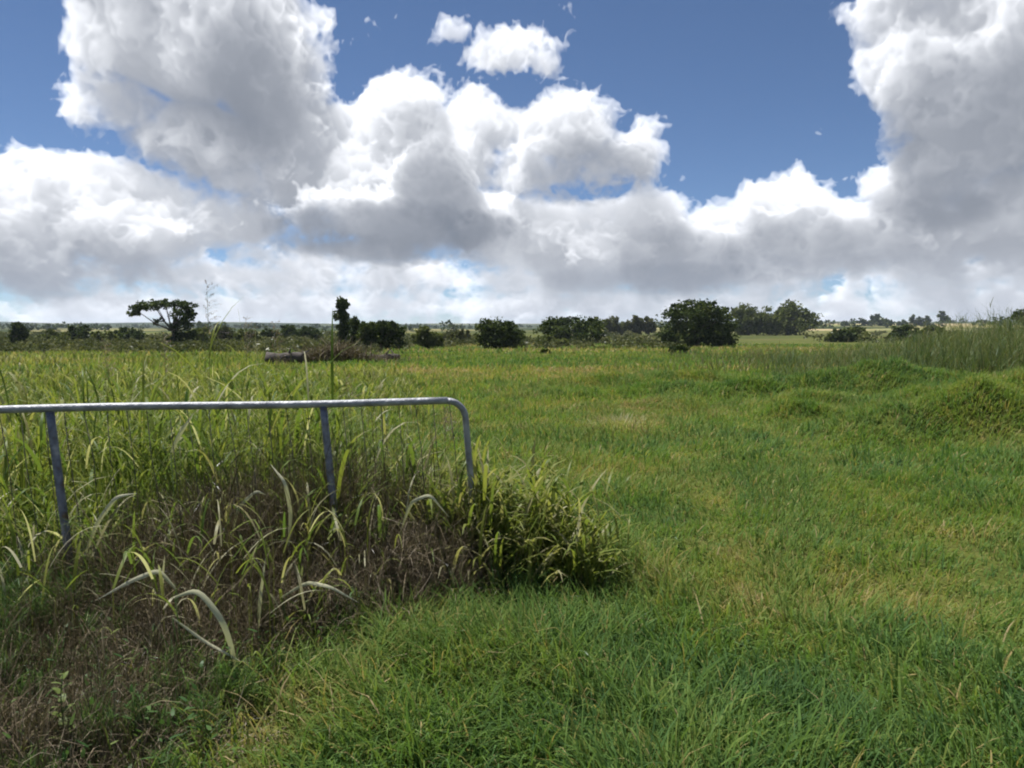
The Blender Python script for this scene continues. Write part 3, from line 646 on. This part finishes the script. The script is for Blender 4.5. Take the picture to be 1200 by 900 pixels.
def seed_stalk(px, ytop, Y0, lab, spread=.075):
    top = ray_at(px, ytop, Y0); x0 = top[0]-.06*rng.normal(); gz = float(ground_z(x0, Y0))
    g = empty('seeding_grass_stalk', (x0, Y0, gz)); o0 = np.array(g.location); tag(g, lab, 'grass stalk')
    nodes = np.array([o0+(top-o0)*t+np.array([.03*math.sin(3*t), .02*t*t, 0]) for t in np.linspace(0, .97, 9)])
    b = Bag(); b.add(*tube(nodes, np.linspace(.0032, .0009, 9), 6), tint=.35); b.build('culm', M['rank'], g, True, o0)
    b = Bag()
    for k in range(26):                                              # a loose open panicle
        t = .80+.2*k/26; p = o0+(top-o0)*t+np.array([.03*math.sin(3*t), .02*t*t, 0]); a = k*2.4; l = spread*(1.25-(t-.8)*4)
        l *= rng.uniform(.5, 1.3); q = p+np.array([math.cos(a)*l*.8+l*.5, math.sin(a)*l, l*rng.uniform(.3, 1.1)]); mid = .5*(p+q)+np.array([0, 0, .2*l])
        b.add(*tube([p, mid, q], [.0009, .0007, .0005], 4, False), tint=.5)
        for s in np.linspace(.35, 1, 7):
            c = p+(q-p)*s+rng.normal(0, .004, 3); d = rng.normal(0, .004, 3)
            b.add([c-d*.6, c+np.array([.0018, 0, .002]), c+d+np.array([0, 0, -.005]), c-np.array([.0018, 0, .002])], np.array([[0, 1, 2, 3]]), rng.random())
    b.build('seed_head', M['seed'], g, False, o0)
    for k in range(3):
        i = 2+2*k; p = nodes[i]; a = rng.uniform(0, 6.28)
        V, Fq, _ = blades(p[None], np.array([a]), np.array([.42]), np.array([.014]), np.array([.35]), np.array([1.5]), 8)
        bb = Bag(); bb.add(V, Fq, .35+.1*k); bb.build('leaf', M['rank'], g, True, o0)
for px, yt, Y0, lab in ((240, 330, 5.2, 'tallest seeding grass stalk, its wispy head reaching the low cloud'), (190, 392, 5.6, 'seeding grass stalk with wispy head low in front of the umbrella-shaped tree'),
                        (318, 378, 5.4, 'thin seeding grass stalk behind the rail between umbrella tree and cypress'), (286, 372, 6.1, 'shorter seeding grass stalk behind the middle of the rail'),
                        (120, 402, 5.6, 'short seeding stalk behind the rail right of the left upright'), (404, 440, 5.2, 'seeding grass stalk just above the inner upright'),
                        (520, 480, 4.9, 'low brown seeding stalk inside the curved gate corner')):
    seed_stalk(px, yt, Y0, lab)
def leafy_weed():
    Y0 = 2.62; base = ray_at(74, 905, Y0); gz = float(ground_z(base[0], Y0)); top = ray_at(74, 790, Y0)
    g = empty('leafy_weed', (base[0], Y0, gz)); o0 = np.array(g.location)
    tag(g, 'single upright weed with pairs of small oval leaves, low in the left corner', 'weed')
    P = np.array([o0+(top-o0)*t+np.array([.008*math.sin(6*t), 0, 0]) for t in np.linspace(0, 1, 10)])
    b = Bag(); b.add(*tube(P, np.linspace(.0035, .0015, 10), 6), tint=.4); b.build('stem', M['weed'], g, True, o0)
    for k in range(16):
        t = .30+.70*k/15; p = o0+(top-o0)*t+np.array([.008*math.sin(6*t), 0, 0]); a = (k % 2)*math.pi+k*.55; l = .055*(1.25-.6*t)
        V, Fq, _ = blades(p[None], np.array([a]), np.array([l]), np.array([l*.62]), np.array([.95]), np.array([.7]), 6)
        bb = Bag(); bb.add(V, Fq, .85); bb.build('leaf', M['weed'], g, True, o0)
leafy_weed()

# ------------------------------------------------------------------ reeds on the right
def reeds():
    n = 42000; X = rng.uniform(5, 52, n); Y = rng.uniform(22.5, 46, n)
    th = X/Y
    k = (th > .36+.05*np.sin(Y)) & (th < .98) & (rng.random(n) < np.clip(2.2*(fbm(X*.55, Y*.55, 3)-.22), 0, 1)) & (rng.random(n) < 1-.55*sstep(28, 44, Y)); X, Y, th = X[k], Y[k], th[k]; n = len(X)
    h = (.75+1.65*sstep(.40, .66, th))*(.72+.5*fbm(X*.5+9, Y*.5, 3))*rng.uniform(.55, 1.12, n)*(1+.25*sstep(24, 40, Y))
    h = h*(.65+.7*fbm(X*1.1+40, Y*1.1, 2))
    h = h*(.45+.55*sstep(0, 2.2, Y-22.5-1.2*fbm(X*.6, X*0, 2)))
    Z = ground_z(X, Y)-.05
    V, Fq, kk = blades(np.stack([X, Y, Z], -1), rng.uniform(0, 6.28, n), h, rng.uniform(.014, .034, n), np.abs(rng.normal(.16+.2*fbm(X*.6, Y*.6+5, 2), .14, n)), rng.uniform(0, 1.2, n), 4, rng.normal(0, .5, n))
    t = .36+.75*(fbm(X*.18+20, Y*.25, 3)-.5)+rng.normal(0, .16, n)
    Vs, Fs, Ts = [V], [Fq], [np.repeat(np.clip(t, 0, 1), kk)]
    i = rng.integers(0, n, n*2); m = len(i)
    V, Fq, kk = blades(np.stack([X[i], Y[i], Z[i]+h[i]*rng.uniform(.15, .8, m)], -1), rng.uniform(0, 6.28, m), rng.uniform(.25, .6, m), rng.uniform(.014, .03, m), np.abs(rng.normal(.5, .2, m)), rng.uniform(.3, 1.4, m), 3, rng.normal(0, .4, m))
    Vs.append(V); Fs.append(Fq); Ts.append(np.repeat(np.clip(t[i]+rng.normal(0, .1, m), 0, 1), kk))
    # thinner dry growth running left of them
    m = 11000; X = rng.uniform(4, 34, m); Y = rng.uniform(28, 75, m); k = (rng.random(m) < sstep(.12, .34, X/Y+.25*(fbm(X*.15+3, Y*.08, 3)-.5))) & (X/Y < .52) & (rng.random(m) < 1.6*sstep(.35, .62, fbm(X*.2, Y*.2, 3))); X, Y = X[k], Y[k]; m = len(X)
    V, Fq, kk = blades(np.stack([X, Y, ground_z(X, Y)-.03], -1), rng.uniform(0, 6.28, m), rng.uniform(.2, .6, m), rng.uniform(.03, .07, m), np.abs(rng.normal(.2, .15, m)), rng.uniform(0, .9, m), 3, rng.normal(0, .5, m))
    Vs.append(V); Fs.append(Fq); Ts.append(np.repeat(np.clip(.5+.8*(fbm(X*.12, Y*.12, 3)-.5)+rng.normal(0, .12, m), 0, 1), kk))
    stuff('reed_bed', Vs, Fs, Ts, M['reed'], 'tall dull green and brown reedy grass behind the bright humps', 'reeds')
reeds()

# ------------------------------------------------------------------ trees and shrubs
def depth_at(px, py):
    """distance at which the ground meets the line of sight"""
    dx, dy, dz = pix_dir(px, py); Y = np.geomspace(8, 4500, 4000); z = CAM_Z+dz/dy*Y; g = ground_z(dx/dy*Y, Y)
    k = np.where(z <= g)[0]; return float(Y[k[0]]) if len(k) else 800.
def crown_bag(lobes, nleaf, size, flat=0, clump=.22):
    """lobes (x,y,z,rx,ry,rz): leaf-sized faces in clumps through the lobes"""
    vol = np.array([l[3]*l[4]*l[5] for l in lobes])**.75; p = vol/vol.sum()
    nc = max(10, nleaf//30)
    li = rng.choice(len(lobes), nc, p=p); Lb = np.array(lobes)[li]
    d = rng.normal(0, 1, (nc, 3)); d /= np.linalg.norm(d, axis=1)[:, None]; rr = rng.uniform(.12, 1, nc)**.5
    cc = Lb[:, :3]+d*Lb[:, 3:]*rr[:, None]
    ci = rng.integers(0, nc, nleaf); rad = (Lb[:, 3:].mean(1)*clump)[ci]*rng.uniform(.5, 1.3, nc)[ci]
    P = cc[ci]+np.clip(rng.normal(0, 1, (nleaf, 3)), -1.5, 1.5)*rad[:, None]*np.array([1, 1, .75])
    a = rng.normal(0, 1, (nleaf, 3)); a /= np.linalg.norm(a, axis=1)[:, None]
    b = np.cross(a, rng.normal(0, 1, (nleaf, 3))); b /= np.linalg.norm(b, axis=1)[:, None]
    s = size*rng.uniform(.6, 1.4, nleaf)[:, None]
    V = np.stack([P-a*s, P+b*s*.55+a*s*.1, P+a*s, P-b*s*.55+a*s*.1], 1)
    t = np.clip(.5+rng.normal(0, .13, nc)[ci]+rng.normal(0, .12, nleaf), 0, 1)
    bag = Bag(); bag.add(V.reshape(-1, 3), np.arange(nleaf*4).reshape(-1, 4), np.repeat(t, 4)); return bag, cc
def tree(px, base_y, lobes_px, m, label, cat='tree', name='tree', nleaf=4200, leaf=None, trunk=.05, group=None, clump=.22, limbs=7, Y0=None, deep=.85):
    """lobes_px: (px, py, rx, ry) as read off the photograph, turned into metres at the tree's own distance"""
    Y0 = Y0 or depth_at(px, base_y); s = Y0/F
    x0 = (px-600)*s; gz = float(ground_z(x0, Y0))
    g = empty(name, (x0, Y0, gz)); tag(g, label, cat, group)
    lob = []
    for lx, ly, rx, ry in lobes_px:
        lob.append(((lx-px)*s, rng.normal(0, .2)*rx*s, CAM_Z-(ly-385)*s-gz, rx*s, rx*s*deep, ry*s))
    for l in list(lob):                                              # smaller boughs breaking the outline
        for k in range(3):
            a_, e_ = rng.uniform(0, 6.28), rng.uniform(-.3, 1.2); q = rng.uniform(.28, .5)
            lob.append((l[0]+l[3]*.85*math.cos(a_)*math.cos(e_), l[1]+l[4]*.85*math.sin(a_)*math.cos(e_), l[2]+l[5]*.85*math.sin(e_), l[3]*q, l[4]*q, l[5]*q))
    top = max(l[2]+l[5] for l in lob)
    bag, cc = crown_bag(lob, int(nleaf*1.75), (leaf or 1.0)*1.75*s, clump=clump)
    bag.build('crown', m, g)
    if trunk:
        r = max(.05, trunk*top); b = Bag(); zc = np.mean([l[2] for l in lob]); xc = np.mean([l[0] for l in lob])
        P = [np.array([0, 0, -.15]), np.array([.02*top, 0, zc*.35]), np.array([xc*.3, .02*top, zc*.6])]
        b.add(*tube(P, [r*1.35, r, r*.8], 8))
        for k in range(limbs):
            c = cc[rng.integers(0, len(cc))]; mid = .5*(P[2]+c)+np.array([0, 0, -.06*top])
            b.add(*tube([P[2]-np.array([0, 0, .02*top]), mid, c], [r*.55, r*.35, r*.12], 6))
        b.build('trunk', M['bark'], g, True)
    return g
D, Mi, Li = M['dark'], M['mid'], M['light']
# named trees along the back of the paddock, left to right
tree(20, 407, [(20, 391, 10, 11), (22, 384, 6, 6), (19, 400, 7, 8)], D, 'small round dark tree alone at the far left end', nleaf=2200)
tree(204, 408, [(176, 360, 17, 3.6), (163, 367, 9, 3.4), (196, 356, 17, 3.4), (217, 364, 15, 9), (225, 376, 9, 11), (186, 377, 8, 4), (211, 380, 9, 8), (206, 397, 9, 9), (222, 393, 8, 9)], D,
     'umbrella-shaped dark tree with spreading flat crown and gaps', name='umbrella_tree', nleaf=2600, trunk=.04, clump=.26, limbs=18)
tree(402, 411, [(402, 358, 6.5, 9), (402, 372, 7.5, 12), (403, 388, 7, 12), (404, 401, 7, 8)], D, 'tall narrow columnar dark tree like a cypress', name='columnar_tree', nleaf=2400, clump=.28, limbs=3)
tree(416, 412, [(416, 380, 4.5, 9), (416, 396, 6, 13)], D, 'short narrow dark tree against the right side of the columnar one', name='columnar_tree', nleaf=1300, clump=.3, limbs=2)
tree(446, 413, [(432, 394, 13, 16), (450, 393, 14, 16), (464, 394, 11, 16), (440, 383, 8, 6), (456, 382, 8, 6)], D, 'dense blocky dark tree right of the columnar trees', nleaf=4800)
tree(501, 410, [(497, 395, 12, 11), (508, 398, 12, 9)], Mi, 'small olive tree in the gap right of the blocky dark tree', nleaf=1700)
tree(584, 411, [(578, 388, 20, 13), (598, 392, 17, 13), (586, 398, 26, 10)], D, 'low domed dark tree in the middle of the row', nleaf=4200)
tree(668, 404, [(645, 384, 18, 10), (668, 381, 22, 9), (692, 383, 18, 10), (672, 392, 34, 9)], D, 'wide flat-topped dark tree left of the big round tree', nleaf=4600, limbs=12)
tree(640, 407, [(640, 400, 12, 6), (655, 402, 12, 5)], Mi, 'low olive bush in front of the flat-topped tree', 'bush', 'bush', nleaf=1000, trunk=.03)
tree(816, 407, [(800, 376, 25, 20), (822, 372, 26, 19), (838, 382, 22, 20), (792, 392, 20, 13), (816, 396, 40, 11), (842, 396, 19, 11), (790, 398, 18, 9), (812, 362, 18, 10)], D, 'biggest round dark green tree, right of centre', nleaf=9500, leaf=.95, limbs=12)
tree(876, 393, [(874, 371, 17, 13), (888, 377, 14, 12), (868, 382, 13, 10), (884, 386, 18, 6)], Mi, 'round olive tree directly behind the right edge of the biggest tree', nleaf=3000)
tree(922, 393, [(902, 374, 17, 13), (924, 368, 20, 12), (942, 376, 16, 12), (920, 383, 36, 9)], Mi, 'broad domed olive tree with a tapering right flank', nleaf=4200)
# paler trees farther off between them
far_spec = [(716, 396, 11, 371, 'pale tree standing next to the flat-topped dark tree'), (733, 396, 8, 377, 'small pale tree second in the gap left of the biggest tree'), (744, 396, 8, 371, 'slim pale tree in the middle of the gap left of the biggest tree'),
            (760, 397, 7, 372, 'pale tree closest to the left edge of the biggest tree')]
for px, by, r, ty, lab in far_spec:
    tree(px, by, [(px, ty+r*.8, r*.9, r*.8), (px+r*.3, ty+r*1.7, r, r)], Li, lab, name='pale_tree', nleaf=1100, Y0=330, trunk=.03)
shr = [(66, 404, 17, 9, Mi, 'low spreading olive bush right of the lone left tree'), (98, 402, 14, 11, D, 'dark bush below the left end of the far ridge'), (124, 405, 16, 9, Mi, 'olive bush between the dark bush and the umbrella tree'),
       (150, 401, 16, 9, D, 'dark bush under the left edge of the umbrella crown'), (236, 404, 17, 10, Mi, 'mid green bush right of the umbrella tree trunk'), (262, 402, 14, 10, Li, 'pale bush behind the seeding stalks'), (290, 403, 15, 9, Mi, 'olive bush left of the bluish far bushes'),
       (520, 404, 12, 8, Li, 'pale bush left of the low domed tree'), (538, 404, 12, 9, Li, 'second pale bush touching the low domed tree'), (985, 401, 16, 8, D, 'dark bush at the foot of the dry fields'), (1003, 399, 14, 8, Mi, 'olive bush right of the dark bush below dry fields'),
       (1060, 399, 18, 9, D, 'dark bush at the left tip of the reeds'), (1090, 396, 14, 7, Mi, 'olive bush half hidden by the reeds'), (795, 416, 10, 6, D, 'small dark bush in the grass in front of the biggest tree'), (640, 417, 6, 4, Mi, 'tiny bush in open pasture in the middle')]
for px, by, rx, h, m, lab in shr:
    tree(px, by, [(px-rx*.4, by-h, rx*.6, h*.9), (px+rx*.3, by-h*.9, rx*.7, h), (px, by-h*.5, rx, h*.6)], m, lab, 'bush', 'bush', nleaf=1300, trunk=.03, limbs=4)
for px, by, rx, h, lab in ((340, 399, 13, 9, 'bluish far bush, first left of the columnar tree'), (362, 400, 15, 9, 'bluish far bush nearest the columnar tree'), (318, 400, 10, 7, 'smallest bluish far bush beside the pile of logs')):
    tree(px, by, [(px-3, by-h, rx*.7, h), (px+4, by-h*.8, rx*.8, h*.8)], D, lab, 'bush', 'bush', nleaf=1000, trunk=.03, limbs=3)
tree(1196, 400, [(1196, 372, 9, 8), (1206, 374, 11, 12), (1215, 380, 14, 14)], D, 'dark tree cut by the right edge of view behind the reeds', nleaf=2200)
for px, ty, r, lab in ((1012, 374, 6, 'small far tree on the skyline above the dry fields'), (1024, 369, 6, 'rounder far tree in the middle of the skyline'), (1036, 374, 7, 'low far tree right of the rounder one on the skyline'), (1072, 370, 6, 'far tree left of the dark pair on the skyline'),
                       (1084, 372, 8, 'wider of the dark pair of skyline trees'), (1103, 366, 4.5, 'tallest thin skyline tree above the reeds'), (990, 376, 6, 'far skyline tree closest to the domed olive tree'), (1055, 376, 7, 'low far skyline tree in the middle of the gap')):
    tree(px, 383, [(px, ty+r*.7, r, r*.7), (px+1, ty+r*1.5, r*1.2, r*.7)], D, lab, name='skyline_tree', nleaf=420, Y0=900., trunk=.03, limbs=2, group='far trees on the skyline')
def scrub():
    Bv = Bag()
    px = np.concatenate([rng.uniform(-90, 440, 820), rng.uniform(440, 790, 200), rng.uniform(950, 1320, 100)]); by = np.concatenate([rng.uniform(392, 416, 820), rng.uniform(394, 411, 200), rng.uniform(390, 402, 100)])
    for x_, b_ in zip(px, by):
        Y0 = depth_at(x_, b_); x = (x_-600)*Y0/F; z = float(ground_z(x, Y0)); r = rng.uniform(.7, 1.6)*(.6+Y0/260)
        b, _ = crown_bag([(0, 0, r*.30, r*1.3, r*1.2, r*.45), (r*.6, 0, r*.25, r, r, r*.4)], 110, r*.16)
        Bv.add(b.v[0]+np.array([x, Y0, z]), b.f[4][0], np.clip(b.t[0]+rng.normal(0, .2), 0, 1))
    tag(Bv.build('low_scrub', M['light']), 'low olive scrub and rank growth along the far side of the paddock', 'scrub', kind='stuff')
scrub()
def far_wood():
    n = 900; th = rng.uniform(-.72, .75, n); Y = rng.uniform(600, 1900, n); X = th*Y
    k = (fbm(X/260, Y/260, 2) > .47) & (FIELD(X, Y) < .1); X, Y = X[k], Y[k]; Z = ground_z(X, Y); Bv = Bag()
    for x, y, z in zip(X, Y, Z):
        r = rng.uniform(2.5, 5.5); b, _ = crown_bag([(0, 0, r*.9, r*1.3, r*1.3, r*.8), (r*.7, 0, r*.7, r, r, r*.6)], 70, r*.30)
        Bv.add(b.v[0]+np.array([x, y, z]), b.f[4][0], b.t[0])
    tag(Bv.build('distant_wood', D), 'scattered far woodland below the hazy hills', 'woodland', kind='stuff')
far_wood()

# ------------------------------------------------------------------ logs, brush, dead tuft
def log(px, py, length, rad, rz, lab, cat='log', name='fallen_log'):
    Y0 = depth_at(px, py); x0 = (px-600)*Y0/F; gz = float(ground_z(x0, Y0)); b = Bag()
    t = np.linspace(-.5, .5, 9); P = np.stack([t*length, .05*np.sin(t*7), rad*.8+.05*np.sin(t*5)], -1); V, fs = tube(P, rad*(1-.35*(t+.5)), 10); V = V+rng.normal(0, rad*.07, V.shape); b.add(V, fs)
    for k in range(3):
        s = rng.uniform(-.3, .45); p = np.array([s*length, 0, rad]); q = p+np.array([rng.normal(0, .3), rng.normal(0, .3), rng.uniform(.15, .5)]); b.add(*tube([p, .5*(p+q)+rng.normal(0, .04, 3), q], [rad*.3, rad*.2, rad*.08], 6))
    o = b.build(name, M['deadwood'], None, True); o.location = (x0, Y0, gz); o.rotation_euler = (0, 0, rz); tag(o, lab, cat); return o
log(334, 429, 1.7, .42, .15, 'dark fallen log lying at the left end of the brush heap')
log(356, 424, 1.7, .30, -.2, 'dark log half hidden just behind the first one')
log(452, 424, 1.6, .27, .1, 'grey fallen log at the right end of the brush heap')
def brush(px, py, w, h, lab):
    Y0 = depth_at(px, py); x0 = (px-600)*Y0/F; gz = float(ground_z(x0, Y0)); b = Bag(); n = 2600
    u = rng.normal(0, .36, n); X = u*w; Y = rng.normal(0, .5, n); Z = rng.uniform(0, 1, n)*h*np.exp(-(u/.45)**2)
    V, Fq, k = blades(np.stack([X, Y, Z], -1), rng.uniform(0, 6.28, n), rng.uniform(.4, 1.3, n), rng.uniform(.02, .06, n), rng.normal(1.25, .35, n), rng.normal(0, .5, n), 3, rng.normal(0, 1, n)); b.add(V, Fq, np.repeat(np.clip(rng.normal(.4, .25, n), 0, 1), k))
    o = b.build('brush_heap', M['thatch']); o.location = (x0, Y0, gz); tag(o, lab, 'brush heap')
brush(394, 426, 3.9, .8, 'long grey-brown heap of dead brush below the columnar trees')
def dead_tuft():
    n = 900; X = rng.normal(0, .24, n); Y = rng.normal(0, .3, n); b = Bag(); gz = float(ground_z(1.78, 12.4))
    V, Fq, k = blades(np.stack([X, Y, 0*X], -1), np.arctan2(Y, X)+rng.normal(0, .6, n), rng.uniform(.10, .26, n), rng.uniform(.006, .012, n), rng.normal(.8, .3, n), rng.uniform(.2, 1.2, n), 3); b.add(V, Fq, np.repeat(rng.uniform(.62, .92, n), k))
    o = b.build('dead_grass_tuft', M['rank']); o.location = (1.78, 12.4, gz); tag(o, 'flattened tan dead tuft in the open green paddock', 'grass tuft')
dead_tuft()
